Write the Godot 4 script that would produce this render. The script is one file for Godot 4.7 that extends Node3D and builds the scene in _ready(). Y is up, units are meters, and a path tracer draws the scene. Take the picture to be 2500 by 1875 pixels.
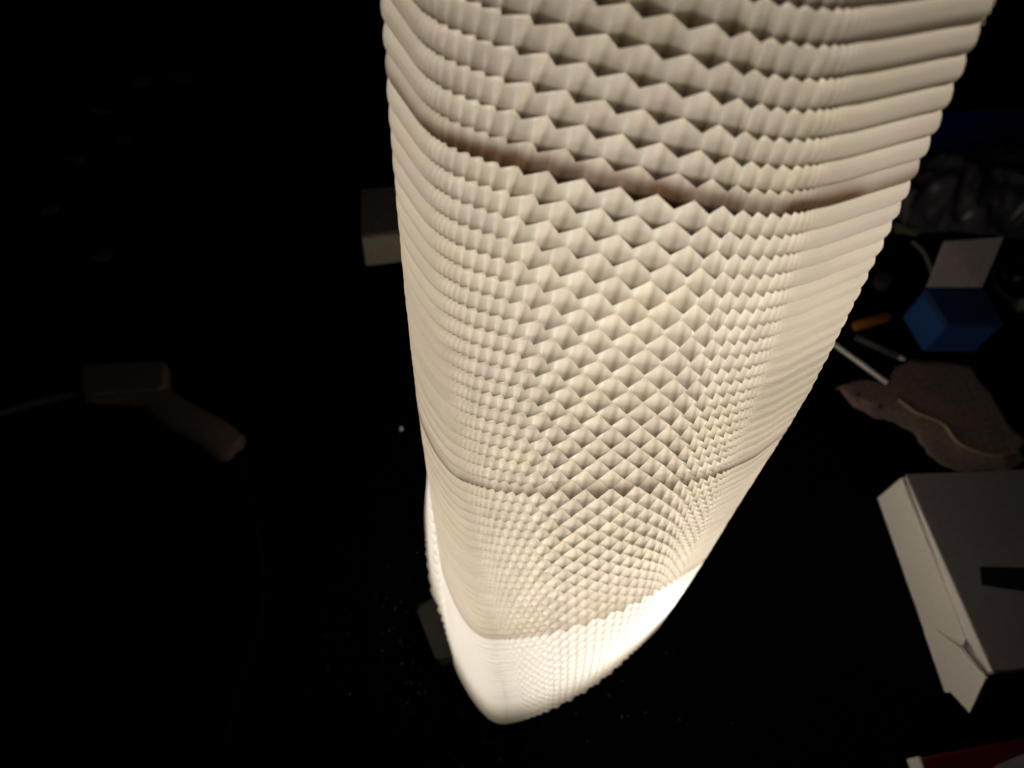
extends Node3D
# A twisted, translucent white table lamp seen from just above it, alone and lit on a black table top.

const ROW := 0.004            # height of one ring of the shade, metres
const CAM_Y := 0.33633
const AXIS := Vector3(0.0258, 0.0, -0.12132)
const TOP_DEPTH := 12.88363   # rings from the camera's height down to ring 0
const LAST := 71              # ring that stands on the table
const FIRST := -9

var used := {}
var rng := RandomNumberGenerator.new()

# ---------------------------------------------------------------- helpers
func numbered(called: String) -> String:
	var n: int = used.get(called, 0)
	used[called] = n + 1
	return called if n == 0 else "%s_%03d" % [called, n]

func thing(called: String, label: String, category: String, at := Vector3.ZERO, group := "") -> Node3D:
	var o := Node3D.new()
	o.name = numbered(called)
	o.position = at
	add_child(o)
	tag(o, label, category, group)
	return o

func tag(o: Node, label: String, category: String, group := "") -> void:
	o.set_meta("label", label)
	o.set_meta("category", category)
	if group != "":
		o.set_meta("group", group)

func part(called: String, mesh: Mesh, m: Material, parent: Node = self) -> MeshInstance3D:
	var o := MeshInstance3D.new()
	o.name = numbered(called) if parent == self else called
	o.mesh = mesh
	o.material_override = m
	o.cast_shadow = GeometryInstance3D.SHADOW_CASTING_SETTING_ON
	parent.add_child(o, true)
	return o

func mat(c: Color, rough := 0.7, spec := 0.5) -> StandardMaterial3D:
	var m := StandardMaterial3D.new()
	m.albedo_color = c.linear_to_srgb()
	m.roughness = rough
	m.metallic_specular = spec
	m.cull_mode = BaseMaterial3D.CULL_DISABLED
	return m

func grainy(c: Color, rough: float, amount: float, freq: float, seed_: int, scale := 60.0) -> StandardMaterial3D:
	var m := mat(c, rough)
	var n := FastNoiseLite.new()
	n.seed = seed_
	n.frequency = freq
	n.fractal_octaves = 4
	var g := Gradient.new()
	g.set_color(0, Color(1.0 - amount, 1.0 - amount, 1.0 - amount))
	g.set_color(1, Color.WHITE)
	var t := NoiseTexture2D.new()
	t.width = 256
	t.height = 256
	t.seamless = true
	t.noise = n
	t.color_ramp = g
	m.albedo_texture = t
	m.uv1_triplanar = true
	m.uv1_scale = Vector3.ONE * scale
	return m

func quad(st: SurfaceTool, a: Vector3, b: Vector3, c: Vector3, d: Vector3) -> void:
	for p in [a, b, c, a, c, d]:
		st.add_vertex(p)

func done(st: SurfaceTool) -> ArrayMesh:
	st.generate_normals()
	return st.commit()

# a sheet of card: a flat polygon with thickness, its outline in order
func panel(points: Array, thick: float, away: Vector3) -> ArrayMesh:
	var st := SurfaceTool.new()
	st.begin(Mesh.PRIMITIVE_TRIANGLES)
	st.set_smooth_group(-1)
	var u: Vector3 = (points[1] - points[0]).normalized()
	var n := away.normalized()
	var v := n.cross(u).normalized()
	var flat := PackedVector2Array()
	for p in points:
		flat.append(Vector2((p - points[0]).dot(u), (p - points[0]).dot(v)))
	var tri := Geometry2D.triangulate_polygon(flat)
	for i in range(0, tri.size(), 3):
		var a: Vector3 = points[tri[i]]
		var b: Vector3 = points[tri[i + 1]]
		var c: Vector3 = points[tri[i + 2]]
		if (b - a).cross(c - a).dot(n) > 0.0:
			var s := b
			b = c
			c = s
		for p in [a, b, c]:
			st.add_vertex(p)
		for p in [a, c, b]:
			st.add_vertex(p - n * thick)
	var order := 1.0 if not Geometry2D.is_polygon_clockwise(flat) else -1.0
	for i in points.size():
		var a: Vector3 = points[i]
		var b: Vector3 = points[(i + 1) % points.size()]
		if order > 0.0:
			quad(st, a, a - n * thick, b - n * thick, b)
		else:
			quad(st, b, b - n * thick, a - n * thick, a)
	return done(st)

# a round bar or cord through points, with a radius at each
func tube(points: Array, radii: Array, sides := 12, flat := 1.0) -> ArrayMesh:
	var st := SurfaceTool.new()
	st.begin(Mesh.PRIMITIVE_TRIANGLES)
	st.set_smooth_group(0)
	var rings := []
	for i in points.size():
		var f: Vector3 = (points[mini(i + 1, points.size() - 1)] - points[maxi(i - 1, 0)]).normalized()
		var s := f.cross(Vector3.UP).normalized()
		var t := s.cross(f).normalized()
		var ring := []
		for k in sides:
			var a := TAU * k / sides
			ring.append(points[i] + (s * cos(a) + t * sin(a) * flat) * radii[i])
		rings.append(ring)
	for i in points.size() - 1:
		for k in sides:
			var l := (k + 1) % sides
			quad(st, rings[i][k], rings[i][l], rings[i + 1][l], rings[i + 1][k])
	for k in range(1, sides - 1):
		st.add_vertex(rings[0][0]); st.add_vertex(rings[0][k + 1]); st.add_vertex(rings[0][k])
		var e: Array = rings[points.size() - 1]
		st.add_vertex(e[0]); st.add_vertex(e[k]); st.add_vertex(e[k + 1])
	return done(st)

func smooth_path(points: Array, steps := 8) -> Array:
	var out := []
	for i in points.size() - 1:
		var p0: Vector3 = points[maxi(i - 1, 0)]
		var p3: Vector3 = points[mini(i + 2, points.size() - 1)]
		for s in steps:
			out.append(points[i].cubic_interpolate(points[i + 1], p0, p3, float(s) / steps))
	out.append(points[points.size() - 1])
	return out

func resample(points: Array, n: int) -> Array:
	var length := [0.0]
	for i in range(1, points.size()):
		length.append(length[i - 1] + points[i].distance_to(points[i - 1]))
	var out := []
	var at := 0
	for k in n:
		var d: float = length[-1] * k / (n - 1)
		while at < points.size() - 2 and length[at + 1] < d:
			at += 1
		out.append(points[at].lerp(points[at + 1], clampf((d - length[at]) / maxf(length[at + 1] - length[at], 1e-9), 0, 1)))
	return out

# a crumpled skin lofted between outlines, with a hem that reaches the table
func loft(lines: Array, across: int, along: int, rough: float, seed_: int, freq: float, smooth := true) -> ArrayMesh:
	var noise := FastNoiseLite.new()
	noise.seed = seed_
	noise.frequency = freq
	noise.noise_type = FastNoiseLite.TYPE_CELLULAR if not smooth else FastNoiseLite.TYPE_SIMPLEX_SMOOTH
	noise.fractal_octaves = 3
	var rails := []
	for l in lines:
		rails.append(resample(l, along))
	var grid := []
	for i in lines.size() - 1:
		for s in across:
			var row := []
			for k in along:
				row.append(rails[i][k].lerp(rails[i + 1][k], float(s) / across))
			grid.append(row)
	grid.append(rails[-1])
	var edge := grid.size() - 1
	for i in grid.size():
		for k in along:
			var p: Vector3 = grid[i][k]
			var w := minf(1.0, minf(minf(i, edge - i) / 3.0, minf(k, along - 1 - k) / 3.0))
			p.x += minf(2.2 * rough, 0.0016) * noise.get_noise_2d(p.z * 2100.0, 40.0 + i * 0.8)
			p.z += minf(2.2 * rough, 0.0016) * noise.get_noise_2d(p.x * 2100.0, 90.0 + i * 0.8)
			p.y = maxf(p.y + rough * w * noise.get_noise_2d(p.x * 1000.0, p.z * 1000.0), 0.0006)
			grid[i][k] = p
	var st := SurfaceTool.new()
	st.begin(Mesh.PRIMITIVE_TRIANGLES)
	st.set_smooth_group(0 if smooth else -1)
	for i in edge:
		for k in along - 1:
			quad(st, grid[i][k], grid[i + 1][k], grid[i + 1][k + 1], grid[i][k + 1])
	for k in along - 1:
		quad(st, ground(grid[0][k]), grid[0][k], grid[0][k + 1], ground(grid[0][k + 1]))
		quad(st, grid[edge][k], ground(grid[edge][k]), ground(grid[edge][k + 1]), grid[edge][k + 1])
	for i in edge:
		quad(st, ground(grid[i][0]), ground(grid[i + 1][0]), grid[i + 1][0], grid[i][0])
		quad(st, grid[i][along - 1], grid[i + 1][along - 1], ground(grid[i + 1][along - 1]), ground(grid[i][along - 1]))
	return done(st)

func ground(p: Vector3) -> Vector3:
	return Vector3(p.x, 0.0002, p.z)

# a box with chamfered edges standing on four floor corners (near-left, near-right, far-right, far-left)
func block(c: Array, y0: float, y1: float, ch: float) -> ArrayMesh:
	var mid: Vector3 = (c[0] + c[1] + c[2] + c[3]) / 4.0
	var rings := []
	for l in [[y0, 0.0], [y1 - ch, 0.0], [y1, ch]]:
		var ring := []
		for p in c:
			for q in [c[(c.find(p) + 3) % 4], c[(c.find(p) + 1) % 4]]:
				var b: Vector3 = p + (q - p).normalized() * ch
				b += (mid - b).normalized() * l[1]
				b.y = l[0]
				ring.append(b)
		rings.append(ring)
	var st := SurfaceTool.new()
	st.begin(Mesh.PRIMITIVE_TRIANGLES)
	st.set_smooth_group(-1)
	for i in 2:
		for k in 8:
			var l := (k + 1) % 8
			quad(st, rings[i][k], rings[i + 1][k], rings[i + 1][l], rings[i][l])
	for k in range(1, 7):
		st.add_vertex(rings[2][0]); st.add_vertex(rings[2][k + 1]); st.add_vertex(rings[2][k])
	return done(st)

# ---------------------------------------------------------------- the shade
# outline of a ring: bearing in degrees, then its radius (in ring heights) near the top, lower and near the foot
const OUTLINE := [
	0, 10.40, 10.40, 10.40, 10, 11.30, 11.30, 11.30, 20, 12.00, 12.00, 12.00, 30, 12.50, 12.50, 12.50,
	40, 12.80, 12.80, 12.80, 50, 12.70, 12.70, 12.70, 60, 12.40, 12.40, 12.40, 75, 12.10, 12.10, 12.10,
	90, 12.20, 12.20, 12.20, 105, 12.10, 12.10, 12.10, 118, 11.60, 11.60, 11.60, 132, 10.66, 10.66, 10.66,
	149, 10.20, 10.20, 10.20, 158, 10.25, 10.30, 10.25, 167, 10.40, 10.50, 10.40, 175, 10.80, 10.90, 10.65,
	181, 11.30, 11.30, 11.05, 187, 11.90, 11.90, 11.60, 192, 12.55, 12.50, 12.15, 198, 13.20, 13.05, 12.75,
	203, 13.56, 13.30, 13.30, 207, 13.48, 13.48, 13.68, 210, 13.45, 13.58, 13.90, 213, 13.46, 13.66, 13.92,
	215, 13.49, 13.60, 13.80, 216, 13.45, 13.52, 13.68, 219, 13.30, 13.28, 13.36, 222, 13.00, 12.98, 13.00,
	225, 12.68, 12.67, 12.68, 228, 12.38, 12.38, 12.38, 231, 12.08, 12.08, 12.08, 234, 11.80, 11.80, 11.80,
	237, 11.57, 11.57, 11.57, 240, 11.38, 11.38, 11.36, 243, 11.24, 11.22, 11.18, 246, 11.12, 11.08, 11.00,
	249, 11.02, 10.95, 10.85, 252, 10.95, 10.83, 10.71, 255, 10.90, 10.76, 10.60, 259, 10.84, 10.68, 10.46,
	263, 10.82, 10.66, 10.36, 267, 10.86, 10.66, 10.30, 271, 10.90, 10.66, 10.31, 275, 10.92, 10.67, 10.36,
	279, 10.93, 10.68, 10.46, 283, 10.88, 10.70, 10.60, 287, 10.76, 10.72, 10.72, 291, 10.67, 10.70, 10.70,
	295, 10.63, 10.76, 10.58, 298, 10.64, 10.83, 10.45, 300, 10.67, 10.84, 10.32, 302, 10.71, 10.72, 10.14,
	303, 10.67, 10.60, 10.04, 304, 10.52, 10.45, 9.94, 306, 10.15, 10.12, 9.72, 309, 9.65, 9.75, 9.50,
	313, 9.35, 9.45, 9.30, 318, 9.15, 9.25, 9.15, 324, 9.05, 9.10, 9.05, 332, 9.05, 9.10, 9.05,
	340, 9.25, 9.25, 9.25, 350, 9.75, 9.75, 9.75
]
# where the folds of the odd rings lie deepest, across one of the three faces
const FOLDS := [-145.3, -144.4, -143.5, -142.6, -141.7, -140.7, -139.2, -137.3, -135.3, -133.1, -130.3, -125.7, -119.8, -113.5, -106.9,
	-100.2, -95.0, -91.5, -88.9, -86.4, -84.0, -82.4, -81.2, -80.2, -79.3, -78.4]
const BEAD := 0.10             # how far a ring bulges past the grooves above and below it
const TOOTH := 0.54            # depth of a fold to its width
const TOOTH_MOST := 0.58

var s_angle := PackedFloat32Array()   # samples round the outline
var s_top := PackedFloat32Array()
var s_mid := PackedFloat32Array()
var s_low := PackedFloat32Array()
var s_amp := PackedFloat32Array()
var s_tri := PackedFloat32Array()     # 0 in a fold of the odd rings, 1 on a crest

func outline_at(deg: float, which: int) -> float:
	var n: int = OUTLINE.size() / 4
	var d := fposmod(deg, 360.0)
	var i := n - 1
	while i > 0 and OUTLINE[4 * i] > d:
		i -= 1
	var a: float = OUTLINE[4 * i]
	var b: float = OUTLINE[4 * i + 4] if i + 1 < n else 360.0 + OUTLINE[0]
	if d < a:
		i = n - 1
		a = OUTLINE[4 * i] - 360.0
		b = OUTLINE[0]
	var r0: float = OUTLINE[4 * posmod(i - 1, n) + which]
	var r1: float = OUTLINE[4 * i + which]
	var r2: float = OUTLINE[4 * posmod(i + 1, n) + which]
	var r3: float = OUTLINE[4 * posmod(i + 2, n) + which]
	var t0 := -fposmod(a - float(OUTLINE[4 * posmod(i - 1, n)]), 360.0)
	var t3 := b - a + fposmod(float(OUTLINE[4 * posmod(i + 2, n)]) - b, 360.0)
	return cubic_interpolate_in_time(r1, r2, r0, r3, (d - a) / (b - a), b - a, t0, t3)

func add_sample(d: float, amp: float, tri: float) -> void:
	s_angle.append(deg_to_rad(d))
	s_top.append(outline_at(d, 1))
	s_mid.append(outline_at(d, 2))
	s_low.append(outline_at(d, 3))
	s_amp.append(amp)
	s_tri.append(tri)

func sample_outline() -> void:
	var nodes := []
	for i in FOLDS.size():
		nodes.append(FOLDS[i])
		if i + 1 < FOLDS.size():
			nodes.append((FOLDS[i] + FOLDS[i + 1]) / 2.0)
	var amps := []
	for i in nodes.size():
		var w: float = nodes[mini(i + 1, nodes.size() - 1)] - nodes[maxi(i - 1, 0)]
		var a := minf(TOOTH * deg_to_rad(w) * 11.5, TOOTH_MOST)
		amps.append(a * clampf(minf(i, nodes.size() - 1 - i) / 5.0, 0.0, 1.0))
	for turn in [0.0, 115.0, 190.0, 268.0]:
		for i in nodes.size() - 1:
			var w: float = nodes[i + 1] - nodes[i]
			var cuts := [0.0, 0.05, 0.3, 0.5, 0.7, 0.95] if w > 1.5 else [0.0, 0.12, 0.5, 0.88] if w > 0.7 else [0.0, 0.5]
			for t in cuts:
				add_sample(nodes[i] + w * t + turn, lerpf(amps[i], amps[i + 1], t), t if i % 2 == 0 else 1.0 - t)
		var d: float = -78.4 + turn
		var stop: float = {0.0: -30.3, 115.0: 44.7, 190.0: 122.7, 268.0: 214.7}[turn] - 0.8
		while d < stop:
			add_sample(d, 0.0, 0.0)
			d += 1.5

func radius_at(i: int, k: float) -> float:
	if k <= 2.0:
		return s_top[i]
	if k <= 20.0:
		return lerpf(s_top[i], s_mid[i], (k - 2.0) / 18.0)
	if k <= 48.0:
		return lerpf(s_mid[i], s_low[i], (k - 20.0) / 28.0)
	return s_low[i]

func ring_turn(k: float) -> float:
	return 0.017393064 * k - 8.734281e-5 * k * k

func ring_scale(k: float) -> float:
	return 1.0 + 0.0063244 * k - 2.12953e-5 * k * k

# bearing and size go by ring, and meet half way at the grooves
func ring_at(k: int, j: int, rows: int) -> float:
	return k + (0.5 if j == 0 else -0.5 if j == rows - 1 else 0.0)

func make_shade(lamp: Node3D, m: Material) -> void:
	sample_outline()
	var us := [0.0, 0.004, 0.012, 0.03, 0.07, 0.14, 0.26, 0.42, 0.6, 0.76, 0.89, 0.96, 0.992, 1.0]
	var n := s_angle.size()
	var rows: int = us.size()
	var index := PackedInt32Array()
	for j in rows - 1:
		for i in n:
			var l := (i + 1) % n
			index.append_array([j * n + i, (j + 1) * n + i, (j + 1) * n + l, j * n + i, (j + 1) * n + l, j * n + l])
	var tint := FastNoiseLite.new()
	tint.seed = 5
	tint.frequency = 0.9
	tint.fractal_octaves = 2
	var hue := FastNoiseLite.new()
	hue.seed = 11
	hue.frequency = 0.35
	var burn := FastNoiseLite.new()
	burn.seed = 23
	burn.frequency = 1.3
	for k in range(FIRST, LAST + 1):
		var verts := PackedVector3Array()
		var norms := PackedVector3Array()
		var colors := PackedColorArray()
		verts.resize(n * rows)
		norms.resize(n * rows)
		colors.resize(n * rows)
		var odd := posmod(k, 2) == 1
		var y_low := CAM_Y - (TOP_DEPTH + k + 0.2) * ROW
		for j in rows:
			var u: float = us[j]
			var sharp := pow(maxf(0.0, 1.0 - pow(absf(2.0 * u - 1.0), 5.0)), 1.0 / 5.0)
			var round_ := pow(maxf(0.0, 1.0 - pow(absf(2.0 * u - 1.0), 2.2)), 1.0 / 2.2)
			var flatter := lerpf(1.0, 0.58, smoothstep(22.0, 56.0, ring_at(k, j, rows)))
			# a crest grows from nothing at the top edge of a ring to its full depth at the bottom edge
			var grown := clampf((1.0 - u) / 0.92, 0.0, 1.0) * pow(clampf(u / 0.03, 0.0, 1.0), 0.25)
			var slip := 0.012 * sin(k * 12.9898 + sin(k * 4.1) * 3.0)
			var kk := ring_at(k, j, rows)
			var turn := ring_turn(kk)
			var grow := ring_scale(kk) * ROW
			for i in n:
				var a := s_angle[i] + turn
				var amp := s_amp[i] * flatter
				var crest := (s_tri[i] if odd else 1.0 - s_tri[i]) * amp * grown
				var bead := lerpf(0.50 * (1.0 - round_), BEAD * (1.0 - sharp), clampf(s_amp[i] / 0.25, 0.0, 1.0))
				var r := (radius_at(i, kk) - amp * 0.5 + crest - bead + (slip if j > 0 and j < rows - 1 else 0.0)) * grow
				verts[j * n + i] = Vector3(cos(a) * r, y_low + u * ROW, -sin(a) * r)
		for j in rows:
			for i in n:
				var along := verts[j * n + (i + 1) % n] - verts[j * n + (i + n - 1) % n]
				var up := verts[mini(j + 1, rows - 1) * n + i] - verts[maxi(j - 1, 0) * n + i]
				norms[j * n + i] = along.cross(up).normalized()
		for i in n:
			var a := s_angle[i]
			# each facet was laid down with its own tone of the filament
			var cell := floorf(a * 20.0 + (0.0 if odd else 0.5))
			var t := lerpf(0.5 * tint.get_noise_2d(a * 1.3, k * 1.1), tint.get_noise_2d(cell * 0.6 + cos(a) * 3.0, k * 1.1), clampf(s_amp[i] / 0.2, 0.0, 1.0))
			var h := hue.get_noise_2d(a * 4.0 + 40.0, k * 0.5)
			var c := Color(0.86, 0.81, 0.72)
			c = c.lerp(Color(0.86, 0.79, 0.73), clampf(h * 1.2, 0.0, 0.8))
			c = c.lerp(Color(0.86, 0.80, 0.66), clampf(-h * 1.1, 0.0, 0.7))
			c = c * (1.0 + 0.17 * t)
			var scorch := 0.0
			var blot := 0.0
			if k == 5:
				scorch = 0.80 + 0.5 * burn.get_noise_2d(a * 2.2, 3.0)
				blot = 0.62 * (1.0 - smoothstep(0.05, 0.17, absf(fposmod(a, TAU) - deg_to_rad(283.0)))) + 0.18 * (1.0 - smoothstep(0.05, 0.20, absf(fposmod(a, TAU) - deg_to_rad(221.0))))
			elif k == 25:
				scorch = 0.62 + 0.45 * burn.get_noise_2d(a * 2.0, 9.0)
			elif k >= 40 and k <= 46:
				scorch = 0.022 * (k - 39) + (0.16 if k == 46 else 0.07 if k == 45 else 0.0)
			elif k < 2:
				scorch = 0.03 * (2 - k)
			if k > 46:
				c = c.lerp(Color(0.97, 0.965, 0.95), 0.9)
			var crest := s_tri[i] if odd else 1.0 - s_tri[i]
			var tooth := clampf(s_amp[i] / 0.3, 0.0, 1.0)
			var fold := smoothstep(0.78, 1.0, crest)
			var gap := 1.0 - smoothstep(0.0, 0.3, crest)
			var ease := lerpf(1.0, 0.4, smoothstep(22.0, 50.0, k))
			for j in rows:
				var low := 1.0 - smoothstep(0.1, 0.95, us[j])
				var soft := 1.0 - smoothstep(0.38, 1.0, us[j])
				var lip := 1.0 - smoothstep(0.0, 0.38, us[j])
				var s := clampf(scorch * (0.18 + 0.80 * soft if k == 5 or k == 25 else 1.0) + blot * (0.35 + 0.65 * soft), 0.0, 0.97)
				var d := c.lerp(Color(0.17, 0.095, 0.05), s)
				# shading painted into the vertex colour: dark crests, lower lips and foot, paler folds
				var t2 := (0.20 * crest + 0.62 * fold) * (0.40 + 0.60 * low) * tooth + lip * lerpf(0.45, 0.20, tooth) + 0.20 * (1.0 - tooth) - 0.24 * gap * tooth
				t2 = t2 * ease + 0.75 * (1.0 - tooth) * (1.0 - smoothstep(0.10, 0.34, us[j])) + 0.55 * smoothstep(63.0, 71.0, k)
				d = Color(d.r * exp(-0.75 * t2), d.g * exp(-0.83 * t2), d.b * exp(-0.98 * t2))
				d.a = 1.0
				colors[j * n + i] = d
		var arrays := []
		arrays.resize(Mesh.ARRAY_MAX)
		arrays[Mesh.ARRAY_VERTEX] = verts
		arrays[Mesh.ARRAY_NORMAL] = norms
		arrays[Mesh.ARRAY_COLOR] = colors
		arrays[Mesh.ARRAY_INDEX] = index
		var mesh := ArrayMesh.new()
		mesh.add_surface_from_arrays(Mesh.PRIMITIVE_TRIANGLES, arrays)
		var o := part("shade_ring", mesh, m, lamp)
		if k == 5:
			o.set_meta("label", "brown scorched ring near the top of the shade")
		elif k == 25:
			o.set_meta("label", "tan ring halfway down the shade")

func led_and_fill(lamp: Node3D, at: Vector3, energy: float, m: Material) -> void:  # the lowest is the lamp's own LED; the others are added fill
	var b := SphereMesh.new()
	b.radius = 0.006
	b.height = 0.012
	b.radial_segments = 16
	b.rings = 8
	part("led_and_fill_bulb", b, m, lamp).position = at
	var l := OmniLight3D.new()
	l.name = "led_and_fill_light"
	l.position = AXIS + at
	l.light_color = Color(1.0, 0.965, 0.92)
	l.light_energy = energy
	l.light_size = 0.006
	l.omni_range = 3.0
	l.omni_attenuation = 2.0
	l.shadow_enabled = true
	add_child(l, true)

# ---------------------------------------------------------------- the scene
func _ready() -> void:
	rng.seed = 7
	var cam := Camera3D.new()
	cam.name = "camera"
	var p := deg_to_rad(57.7454)
	var roll := deg_to_rad(6.6325)
	var right := Vector3(1, 0, 0)
	var up := Vector3(0, cos(p), -sin(p))
	var back := Vector3(0, sin(p), cos(p))
	cam.transform = Transform3D(Basis(right * cos(roll) + up * sin(roll), up * cos(roll) - right * sin(roll), back), Vector3(0, CAM_Y, 0))
	cam.near = 0.005
	cam.far = 20.0
	var lens := CameraAttributesPhysical.new()
	lens.frustum_focal_length = 24.0
	lens.frustum_focus_distance = 0.150
	lens.exposure_aperture = 19.0
	cam.attributes = lens
	cam.fov = 53.752
	add_child(cam)
	cam.current = true

	var env := Environment.new()
	env.background_mode = Environment.BG_COLOR
	env.background_color = Color(0.004, 0.004, 0.010)
	env.tonemap_mode = Environment.TONE_MAPPER_LINEAR
	env.tonemap_exposure = 1.0
	env.sdfgi_enabled = true
	env.ssao_enabled = true
	env.ssil_enabled = true
	var we := WorldEnvironment.new()
	we.name = "world_environment"
	we.environment = env
	add_child(we)

	# the black table top and the mat on it
	var table := BoxMesh.new()
	table.size = Vector3(2.4, 0.03, 2.4)
	var tm := grainy(Color(0.0009, 0.0009, 0.0020), 1.0, 0.5, 0.05, 3, 8.0)
	tm.metallic_specular = 0.1
	var top := part("table_top", table, tm)
	top.position = Vector3(0, -0.0156, -0.3)
	top.set_meta("kind", "structure")
	var mm_ := grainy(Color(0.0020, 0.0020, 0.0042), 1.0, 0.6, 0.08, 9, 12.0)
	mm_.metallic_specular = 0.1
	var mat_sheet := panel([Vector3(-0.055, -0.0002, -0.1132), Vector3(-0.028, -0.0002, 0.03), Vector3(0.42, -0.0002, 0.0), Vector3(0.42, -0.0002, -0.52), Vector3(-0.13, -0.0002, -0.50)], 0.0003, Vector3.UP)
	var ms := part("desk_mat", mat_sheet, mm_)
	tag(ms, "black cloth desk mat under the glowing lamp", "mat")

	# the lamp
	var lamp := thing("table_lamp", "glowing cream twisted table lamp with a zigzag ribbed shade", "lamp", AXIS)
	var shade := StandardMaterial3D.new()
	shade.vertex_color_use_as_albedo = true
	shade.roughness = 0.55
	shade.metallic_specular = 0.35
	shade.backlight_enabled = true
	shade.backlight = Color(1, 1, 1)
	shade.cull_mode = BaseMaterial3D.CULL_DISABLED
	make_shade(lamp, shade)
	var bulb := mat(Color(0.9, 0.9, 0.9), 0.5)
	bulb.emission_enabled = true
	bulb.emission = Color(1.0, 0.965, 0.92)
	bulb.emission_energy_multiplier = 3.0
	led_and_fill(lamp, Vector3(0.020, 0.043, 0.010), 0.0031, bulb)
	led_and_fill(lamp, Vector3(0.031, 0.078, -0.024), 0.0038, bulb)  # added on the unseen side to throw light on the carton
	led_and_fill(lamp, Vector3(0, 0.115, 0), 0.0034, bulb)  # added fill bulbs from here up, to even out the glow
	led_and_fill(lamp, Vector3(0, 0.175, 0), 0.0025, bulb)
	led_and_fill(lamp, Vector3(0, 0.240, 0), 0.0022, bulb)
	var post := CylinderMesh.new()
	post.top_radius = 0.002
	post.bottom_radius = 0.003
	post.height = 0.215
	part("led_post", post, mat(Color(0.7, 0.7, 0.7), 0.4), lamp).position = Vector3(0, 0.1085, 0)
	var plate := CylinderMesh.new()
	plate.top_radius = 0.048
	plate.bottom_radius = 0.05
	plate.height = 0.002
	part("reflector_plate", plate, mat(Color(0.75, 0.72, 0.66), 0.6), lamp).position = Vector3(0, 0.0012, 0)  # unseen disc, added to reflect light inside the lamp

	boxes()
	clutter()
	left_side()
	dust()

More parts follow.
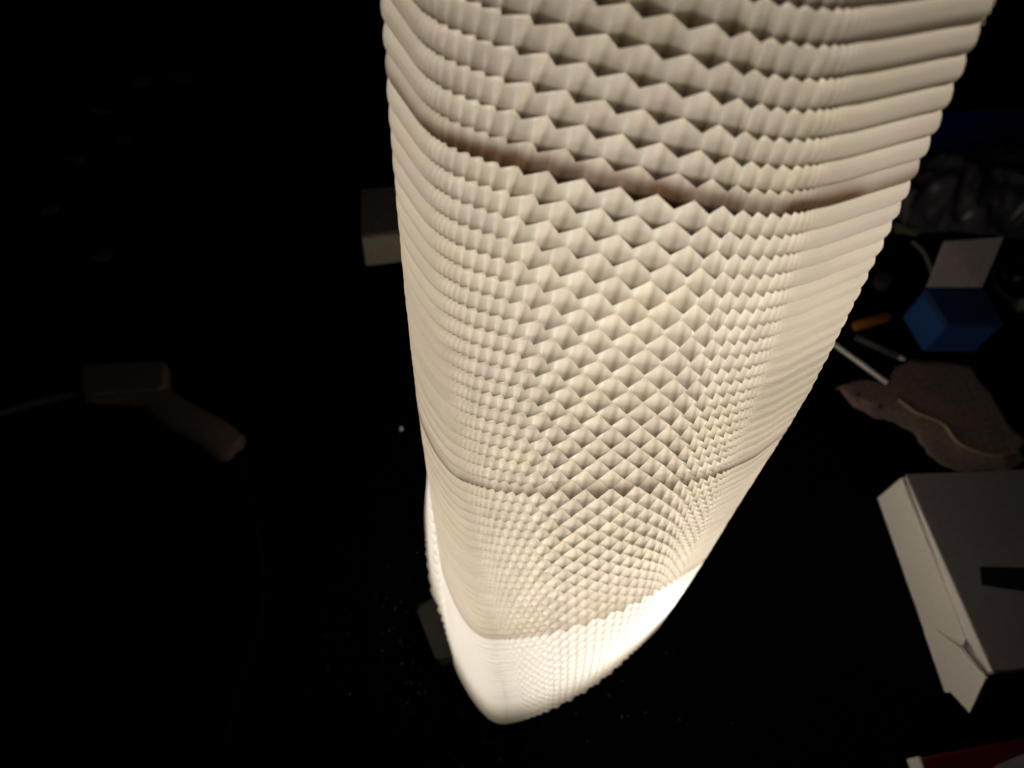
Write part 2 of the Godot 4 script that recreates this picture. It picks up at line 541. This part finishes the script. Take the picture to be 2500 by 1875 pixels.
func boxes() -> void:
	# the white carton right of the lamp, its side flap facing the light
	var b0 := Vector3(0.1859, 0, -0.1701)
	var e := Vector3(0.16847, 0, 0.98571)
	var out := Vector3(-0.98571, 0, 0.16847)
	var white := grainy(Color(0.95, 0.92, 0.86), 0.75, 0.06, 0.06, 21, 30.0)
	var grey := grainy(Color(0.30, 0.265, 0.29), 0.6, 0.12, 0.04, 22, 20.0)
	var box := thing("carton", "grey-topped white cardboard carton with a torn side flap, right of the lamp", "box", b0)
	var on := func(s: float, y: float, o := 0.0) -> Vector3: return e * s + Vector3(0, y, 0) + out * o
	var depth := -out * 0.12
	part("inner_panel", panel([on.call(0.002, 0.001, -0.0045), on.call(0.088, 0.001, -0.0045), on.call(0.088, 0.033, -0.0045), on.call(0.002, 0.0265, -0.0045)], 0.0008, out), white, box)
	part("side_panel", panel([on.call(0.0, 0.001), on.call(0.0650, 0.001), on.call(0.0660, 0.0105), on.call(0.0762, 0.0236), on.call(0.0742, 0.0268), on.call(0.0, 0.0243)], 0.0012, out), white, box)
	part("side_flap", panel([on.call(0.0004, 0.0255, -0.0012), on.call(0.0748, 0.0262, -0.0012), on.call(0.0885, 0.0325, -0.0012), on.call(0.0885, 0.0352, -0.0012), on.call(0.0005, 0.0278, -0.0012)], 0.0008, out), white, box)
	part("corner_flap", panel([on.call(0.0648, 0.001, 0.0003), on.call(0.0904, 0.001, 0.0004), on.call(0.0912, 0.0062, 0.0010), on.call(0.1005, 0.0146, 0.0016), on.call(0.0905, 0.0325, 0.0014), on.call(0.0772, 0.0232, 0.0008), on.call(0.0655, 0.0094, 0.0004)], 0.0009, out), white, box)
	var lid := panel([on.call(0.0, 0.0282, -0.0005), on.call(0.0885, 0.0358, -0.0005), on.call(0.0885, 0.0358) + depth, on.call(0.0, 0.0282) + depth], 0.001, Vector3.UP)
	part("lid", lid, grey, box)
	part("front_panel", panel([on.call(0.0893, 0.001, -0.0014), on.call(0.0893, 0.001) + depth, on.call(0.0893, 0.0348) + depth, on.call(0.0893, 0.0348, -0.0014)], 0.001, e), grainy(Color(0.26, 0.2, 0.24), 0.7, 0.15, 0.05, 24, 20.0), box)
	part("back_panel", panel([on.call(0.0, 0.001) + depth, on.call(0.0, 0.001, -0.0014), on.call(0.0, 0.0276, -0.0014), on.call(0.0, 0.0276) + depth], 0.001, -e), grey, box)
	var tape := panel([Vector3(0.2082, 0.0330, -0.1271) - b0, Vector3(0.2066, 0.0336, -0.1187) - b0, Vector3(0.2700, 0.0339, -0.1165) - b0, Vector3(0.2700, 0.0331, -0.1330) - b0], 0.0004, Vector3.UP)
	part("tape", tape, mat(Color(0.012, 0.012, 0.014), 0.35), box)

	# the blue box further back, its flap standing open
	var blue := thing("small_blue_box", "small blue cardboard box with its grey flap open, at the right edge", "box", Vector3(0.2265, 0, -0.2646))
	var bc := [Vector3.ZERO, Vector3(0.031, 0, -0.004), Vector3(0.0250, 0, -0.0284), Vector3(-0.0076, 0, -0.0232)]
	part("box_body", block(bc, 0.001, 0.024, 0.0007), grainy(Color(0.025, 0.10, 0.38), 0.6, 0.15, 0.05, 31, 20.0), blue)
	part("box_lid", block([bc[0] * 1.01 + Vector3(-0.0004, 0, 0.0004), bc[1] + Vector3(0.0004, 0, 0.0003), bc[2] + Vector3(0.0004, 0, -0.0004), bc[3] + Vector3(-0.0004, 0, -0.0003)], 0.0242, 0.0272, 0.0006), grainy(Color(0.016, 0.05, 0.18), 0.6, 0.15, 0.05, 32, 20.0), blue)
	var at_blue := -Vector3(0.2265, 0, -0.2646)
	part("open_flap", panel([Vector3(0.2192, 0.0276, -0.2880) + at_blue, Vector3(0.2512, 0.0276, -0.2928) + at_blue, Vector3(0.2534, 0.0500, -0.3095) + at_blue, Vector3(0.2194, 0.0500, -0.3012) + at_blue], 0.0008, Vector3(-0.15, 0.5, 0.9)), grainy(Color(0.62, 0.55, 0.57), 0.7, 0.2, 0.05, 33, 20.0), blue)

	# red package cut by the lower right corner of the picture
	var red := thing("red_package", "red and white package at the lower right corner", "package", Vector3(0.1796, 0, -0.0522))
	var rc := [Vector3(0.006, 0, 0.030), Vector3(0.055, 0, 0.022), Vector3(0.049, 0, -0.0130), Vector3(0.0, 0, 0.0)]
	part("wrapper", block(rc, 0.0008, 0.010, 0.001), grainy(Color(0.13, 0.006, 0.010), 0.45, 0.25, 0.06, 41, 30.0), red)
	part("white_edge", panel([Vector3(-0.0006, 0.001, -0.0004), Vector3(0.0054, 0.001, 0.030), Vector3(0.0054, 0.0102, 0.030), Vector3(-0.0006, 0.0102, -0.0004)], 0.0008, Vector3(-1, 0, 0.18)), white, red)
	part("silver_print", panel([Vector3(0.020, 0.0104, 0.008), Vector3(0.026, 0.0104, 0.0145), Vector3(0.041, 0.0104, 0.010), Vector3(0.044, 0.0104, -0.006), Vector3(0.032, 0.0104, -0.001)], 0.0002, Vector3.UP), mat(Color(0.35, 0.33, 0.38), 0.4), red)

	# white carton half hidden behind the lamp
	var far := thing("white_carton", "small white carton half hidden behind the lamp's left edge", "box", Vector3(-0.0908, 0, -0.2794))
	var fc := [Vector3.ZERO, Vector3(0.040, 0, -0.0125), Vector3(0.031, 0, -0.046), Vector3(-0.0075, 0, -0.0350)]
	part("carton_body", block(fc, 0.001, 0.0235, 0.0006), grainy(Color(0.42, 0.39, 0.31), 0.8, 0.25, 0.05, 51, 30.0), far)
	part("carton_top", block(fc, 0.0237, 0.0257, 0.0005), grainy(Color(0.16, 0.14, 0.14), 0.8, 0.3, 0.04, 52, 30.0), far)

	# dark adapter beside the foot of the lamp
	var ad := thing("power_adapter", "dark grey block beside the lamp's foot, left side", "adapter", Vector3(-0.0177, 0, -0.0663))
	var ac := [Vector3.ZERO, Vector3(0.009, 0, -0.004), Vector3(-0.004, 0, -0.029), Vector3(-0.0136, 0, -0.0235)]
	part("adapter_body", block(ac, 0.0006, 0.0075, 0.0018), grainy(Color(0.028, 0.025, 0.02), 0.6, 0.3, 0.06, 61, 40.0), ad)

func clutter() -> void:
	# crumpled brown paper
	var low := [Vector3(0.1748, 0.0006, -0.2330), Vector3(0.1804, 0.0006, -0.2251), Vector3(0.1881, 0.0006, -0.2185), Vector3(0.2019, 0.0006, -0.2151), Vector3(0.2106, 0.0006, -0.2125), Vector3(0.2134, 0.0006, -0.2062), Vector3(0.2181, 0.0006, -0.1975), Vector3(0.2294, 0.0006, -0.1905), Vector3(0.2570, 0.0006, -0.1947), Vector3(0.2707, 0.0006, -0.2029)]
	var ridge := [Vector3(0.1740, 0.003, -0.2320), Vector3(0.1800, 0.0040, -0.2262), Vector3(0.1899, 0.0040, -0.2245), Vector3(0.2048, 0.0040, -0.2281), Vector3(0.2131, 0.0040, -0.2209), Vector3(0.2198, 0.0040, -0.2188), Vector3(0.2267, 0.0040, -0.2153), Vector3(0.2312, 0.0040, -0.2065), Vector3(0.2378, 0.0040, -0.2024), Vector3(0.2485, 0.0040, -0.2003), Vector3(0.2632, 0.0040, -0.2036)]
	var back := [Vector3(0.1735, 0.004, -0.2316), Vector3(0.1860, 0.004, -0.2391), Vector3(0.2011, 0.004, -0.2372), Vector3(0.2088, 0.004, -0.2503), Vector3(0.2171, 0.004, -0.2548), Vector3(0.2347, 0.004, -0.2572), Vector3(0.2516, 0.004, -0.2563), Vector3(0.2549, 0.004, -0.2470), Vector3(0.2580, 0.004, -0.2403), Vector3(0.2606, 0.004, -0.2290), Vector3(0.2624, 0.004, -0.2179), Vector3(0.2703, 0.004, -0.2109)]
	var paper := part("brown_paper", loft([low, ridge, back], 12, 90, 0.0007, 4, 0.05), grainy(Color(0.32, 0.23, 0.20), 0.75, 0.35, 0.04, 71, 30.0))
	var hide := thing("brown_leather", "flat brown leather piece with a wavy seam between the carton and the blue box", "leather", Vector3.ZERO)
	remove_child(paper)
	paper.name = "panel"
	hide.add_child(paper, true)
	var line := []
	var girth := []
	for q in smooth_path(ridge.slice(3), 6):
		line.append(q + Vector3(0, 0.0004, 0))
		girth.append(0.0008)
	part("seam", tube(line, girth, 10), mat(Color(0.42, 0.29, 0.19), 0.6), hide)
	for q in [Vector3(0.1835, 0.0040, -0.2283), Vector3(0.1945, 0.0040, -0.2225)]:
		var hole := CylinderMesh.new()
		hole.top_radius = 0.0011
		hole.bottom_radius = 0.0011
		hole.height = 0.0008
		part("eyelet", hole, mat(Color(0.03, 0.02, 0.015), 0.6), hide).position = q

	# dark plastic bag at the back
	var b1 := [Vector3(0.2350, 0.001, -0.3560), Vector3(0.2600, 0.001, -0.3620), Vector3(0.2900, 0.001, -0.3640), Vector3(0.3500, 0.001, -0.3600)]
	var b2 := [Vector3(0.2280, 0.014, -0.3800), Vector3(0.2560, 0.022, -0.3850), Vector3(0.2900, 0.018, -0.3900), Vector3(0.3550, 0.022, -0.3900)]
	var b3 := [Vector3(0.2330, 0.010, -0.4050), Vector3(0.2650, 0.018, -0.4150), Vector3(0.3000, 0.014, -0.4200), Vector3(0.3600, 0.016, -0.4250)]
	var b4 := [Vector3(0.2450, 0.001, -0.4250), Vector3(0.2750, 0.002, -0.4400), Vector3(0.3100, 0.001, -0.4480), Vector3(0.3650, 0.001, -0.4550)]
	var sack := mat(Color(0.12, 0.11, 0.14), 0.25, 0.8)
	var bag := part("plastic_bag", loft([b1, b2, b3, b4], 10, 60, 0.012, 13, 0.05), sack)
	tag(bag, "crumpled dark plastic bag in the upper right behind the lamp", "bag")

	var strip := part("blue_strip", panel([Vector3(0.2560, 0.006, -0.4700), Vector3(0.2520, 0.002, -0.4390), Vector3(0.3900, 0.002, -0.4600), Vector3(0.3900, 0.008, -0.4980)], 0.001, Vector3(0, 1, 0.2)), mat(Color(0.03, 0.03, 0.45), 0.35))  # plain flat band of saturated blue
	tag(strip, "dark blue folder at the upper right behind the crumpled bag", "strip")

	var stick := thing("white_stick", "thin white stick poking out from behind the lamp's right edge", "stick", Vector3(0.2005, 0.0045, -0.2375))
	var s0 := Vector3(-0.045, 0, -0.0383)
	part("shaft", tube([s0, Vector3(-0.0005, 0, -0.0004), Vector3.ZERO], [0.0013, 0.0013, 0.0010], 14), mat(Color(0.95, 0.94, 0.94), 0.4), stick)

	var pen := thing("grey_pen", "dim grey pen with a bright metal tip behind the white stick", "pen", Vector3(0.2136, 0.004, -0.2548))
	var pd := Vector3(-0.0261, 0, -0.0119)
	part("barrel", tube([pd, pd * 0.22, pd * 0.14], [0.0020, 0.0020, 0.0014], 14), mat(Color(0.055, 0.05, 0.06), 0.5), pen)
	part("tip", tube([pd * 0.14, pd * 0.05, Vector3.ZERO], [0.0013, 0.0013, 0.0007], 14), mat(Color(0.75, 0.72, 0.68), 0.35), pen)

	var cap := part("orange_cap", tube([Vector3(0.1880, 0.004, -0.2740), Vector3(0.1890, 0.004, -0.2745), Vector3(0.2080, 0.004, -0.2836), Vector3(0.2090, 0.004, -0.2841)], [0.0024, 0.0030, 0.0033, 0.0027], 16), mat(Color(0.34, 0.13, 0.012), 0.5))
	tag(cap, "dark orange cap lying left of the blue box", "cap")

	var loop_pts := []
	for i in 15:
		var a := lerpf(1.9, 5.2, i / 14.0)
		loop_pts.append(Vector3(0.2855 + cos(a) * 0.0135, 0.012, -0.3125 - sin(a) * 0.0135))
	var radii := []
	for q in loop_pts:
		radii.append(0.0013)
	var cable := part("cable_loop", tube(loop_pts, radii, 10), mat(Color(0.22, 0.2, 0.17), 0.5))
	tag(cable, "thin pale loop of cable at the right edge above the blue box", "cable")
	var plug := thing("white_plug", "white plug at the right edge beside the cable loop", "plug", Vector3(0.287, 0.010, -0.2990))
	part("plug_body", tube([Vector3(-0.005, 0, 0.001), Vector3(-0.004, 0, 0.0008), Vector3(0.011, 0, -0.005), Vector3(0.0125, 0, -0.0057)], [0.0030, 0.0038, 0.0038, 0.0030], 14), mat(Color(0.55, 0.52, 0.47), 0.45), plug)
	part("plug_pin", tube([Vector3(-0.004, 0.004, -0.0165), Vector3(0.0, 0.004, -0.0175)], [0.0016, 0.0016], 10), mat(Color(0.5, 0.5, 0.55), 0.3), plug)

	var hoop := TorusMesh.new()
	hoop.inner_radius = 0.0075
	hoop.outer_radius = 0.0135
	hoop.rings = 40
	hoop.ring_segments = 12
	var roll_tape := part("tape_roll", hoop, mat(Color(0.02, 0.02, 0.024), 0.3))
	roll_tape.position = Vector3(0.2960, 0.0031, -0.3340)
	tag(roll_tape, "black ring of tape at the right edge behind the cable loop", "tape")
	var wire_pts := smooth_path([Vector3(0.2360, 0.002, -0.3480), Vector3(0.2395, 0.004, -0.3390), Vector3(0.2420, 0.003, -0.3310), Vector3(0.2432, 0.002, -0.3240)], 6)
	var wire_r := []
	for q in wire_pts:
		wire_r.append(0.0013)
	var wire := part("grey_wire", tube(wire_pts, wire_r, 10), mat(Color(0.26, 0.25, 0.28), 0.4))
	tag(wire, "short grey wire standing just behind the open flap of the blue box", "wire")
	var foil := part("foil_scrap", loft([[Vector3(0.2270, 0.0006, -0.3560), Vector3(0.2400, 0.0006, -0.3545)], [Vector3(0.2265, 0.004, -0.3600), Vector3(0.2410, 0.005, -0.3590)], [Vector3(0.2280, 0.0006, -0.3650), Vector3(0.2400, 0.0006, -0.3640)]], 5, 14, 0.003, 31, 0.2), mat(Color(0.16, 0.16, 0.13), 0.35))
	tag(foil, "small crumpled olive scrap between the plastic bag and the lamp", "scrap")
	var knob := CylinderMesh.new()
	knob.top_radius = 0.0045
	knob.bottom_radius = 0.0055
	knob.height = 0.006
	knob.radial_segments = 24
	var dial := part("dark_knob", knob, mat(Color(0.05, 0.045, 0.045), 0.35))
	dial.position = Vector3(0.2110, 0.0032, -0.3120)
	tag(dial, "dark round knob behind the orange cap, right beside the lamp", "knob")

	var bead := SphereMesh.new()
	bead.radius = 0.0012
	bead.height = 0.0024
	bead.radial_segments = 16
	bead.rings = 8
	var bd := part("white_bead", bead, mat(Color(0.75, 0.74, 0.72), 0.4))
	bd.position = Vector3(-0.0525, 0.0012, -0.1776)
	tag(bd, "tiny white bead alone on the dark table left of the lamp", "bead")

func left_side() -> void:
	var dark := grainy(Color(0.085, 0.06, 0.048), 0.8, 0.3, 0.05, 81, 30.0)
	var h := thing("headset", "dim brown band with a block and a cord, on the far left", "headset", Vector3(-0.1263, 0, -0.1533))
	var o := -Vector3(-0.1263, 0, -0.1533)
	var bcorn := [Vector3(-0.2083, 0, -0.1708) + o, Vector3(-0.1690, 0, -0.1795) + o, Vector3(-0.1742, 0, -0.1966) + o, Vector3(-0.2150, 0, -0.1885) + o]
	part("block", block(bcorn, 0.001, 0.010, 0.002), dark, h)
	var band := smooth_path([Vector3(-0.2065, 0.006, -0.1747) + o, Vector3(-0.1785, 0.006, -0.1770) + o, Vector3(-0.1610, 0.006, -0.1691) + o, Vector3(-0.1403, 0.006, -0.1604) + o, Vector3(-0.1270, 0.004, -0.1530) + o], 6)
	var br := []
	for i in band.size():
		br.append(lerpf(0.0062, 0.0085, smoothstep(0.0, 0.6, float(i) / band.size())) * (1.0 - 0.55 * smoothstep(0.88, 1.0, float(i) / band.size())))
	part("strap", tube(band, br, 14, 0.45), dark, h)
	var cord := smooth_path([Vector3(-0.1284, 0.003, -0.1560) + o, Vector3(-0.1191, 0.0022, -0.1389) + o, Vector3(-0.1084, 0.002, -0.1177) + o, Vector3(-0.1000, 0.002, -0.0976) + o, Vector3(-0.0960, 0.002, -0.0800) + o, Vector3(-0.0964, 0.002, -0.0596) + o, Vector3(-0.0967, 0.002, -0.0405) + o, Vector3(-0.0948, 0.002, -0.0107) + o], 6)
	var cr := []
	for i in cord.size():
		cr.append(0.0014)
	part("cord", tube(cord, cr, 10), mat(Color(0.003, 0.0022, 0.002), 0.9, 0.1), h)
	var lead := smooth_path([Vector3(-0.2060, 0.004, -0.1770) + o, Vector3(-0.2247, 0.004, -0.1699) + o, Vector3(-0.2346, 0.004, -0.1650) + o, Vector3(-0.2442, 0.004, -0.1595) + o, Vector3(-0.2600, 0.004, -0.1500) + o], 6)
	var lr := []
	for i in lead.size():
		lr.append(0.0019)
	part("lead", tube(lead, lr, 10), mat(Color(0.05, 0.043, 0.04), 0.55), h)

	# scraps far off in the dark
	var spots := [Vector3(-0.2718, 0, -0.4149), Vector3(-0.2467, 0, -0.4262), Vector3(-0.2854, 0, -0.3830), Vector3(-0.2833, 0, -0.3387), Vector3(-0.2789, 0, -0.2955), Vector3(-0.2607, 0, -0.3595), Vector3(-0.2376, 0, -0.2668)]
	var pm := grainy(Color(0.06, 0.06, 0.065), 0.8, 0.4, 0.06, 91, 30.0)
	var where := ["largest of the dim paper scraps, far upper left", "dim scrap beside the largest one, far upper left", "dim scrap alone left of the largest one", "dim scrap halfway down the far left", "lowest dim scrap near the left edge", "dim scrap under the two uppermost scraps", "dim scrap just above the brown band's block"]
	for i in spots.size():
		var pts := []
		var sides := 6
		for k in sides:
			var a := TAU * k / sides
			var r := (0.011 if i < 2 else 0.007) * rng.randf_range(0.6, 1.2)
			pts.append(Vector3(cos(a) * r, rng.randf_range(0.001, 0.003), -sin(a) * r * 0.7))
		var st := SurfaceTool.new()
		st.begin(Mesh.PRIMITIVE_TRIANGLES)
		st.set_smooth_group(-1)
		var c := Vector3(0, 0.004, 0)
		for k in sides:
			var l := (k + 1) % sides
			st.add_vertex(c); st.add_vertex(pts[l]); st.add_vertex(pts[k])
			quad(st, pts[k], pts[l], ground(pts[l]), ground(pts[k]))
		var o2 := part("paper_scrap", done(st), pm)
		o2.position = spots[i] + Vector3(0, -0.002, 0)
		tag(o2, where[i], "scrap", "paper scraps on the dark left of the table")

func dust() -> void:
	var fluff := CylinderMesh.new()
	fluff.top_radius = 0.00008
	fluff.bottom_radius = 0.00012
	fluff.height = 0.001
	fluff.radial_segments = 5
	fluff.rings = 1
	var mm := MultiMesh.new()
	mm.transform_format = MultiMesh.TRANSFORM_3D
	mm.mesh = fluff
	var spots := []
	for i in 150:
		var a := rng.randf_range(3.2, 6.0) if i % 3 == 0 else rng.randfn(4.0, 0.35)
		var d := 0.060 + absf(rng.randfn(0.0, 0.022))
		spots.append(AXIS + Vector3(cos(a) * d, 0.0004, -sin(a) * d))
	for i in 20:
		spots.append(Vector3(rng.randf_range(-0.03, 0.19), 0.0004, rng.randf_range(-0.30, 0.0)))
	mm.instance_count = spots.size()
	for i in spots.size():
		var b := Basis.from_euler(Vector3(PI / 2 + rng.randf_range(-0.3, 0.3), rng.randf_range(0, TAU), 0)).scaled(Vector3.ONE * rng.randf_range(0.35, 1.3))
		mm.set_instance_transform(i, Transform3D(b, spots[i]))
	var o := MultiMeshInstance3D.new()
	o.name = "dust"
	o.multimesh = mm
	o.material_override = mat(Color(0.15, 0.15, 0.25), 0.9)
	add_child(o)
	o.set_meta("kind", "stuff")
	tag(o, "pale specks of fluff on the black mat round the lamp's foot", "dust")
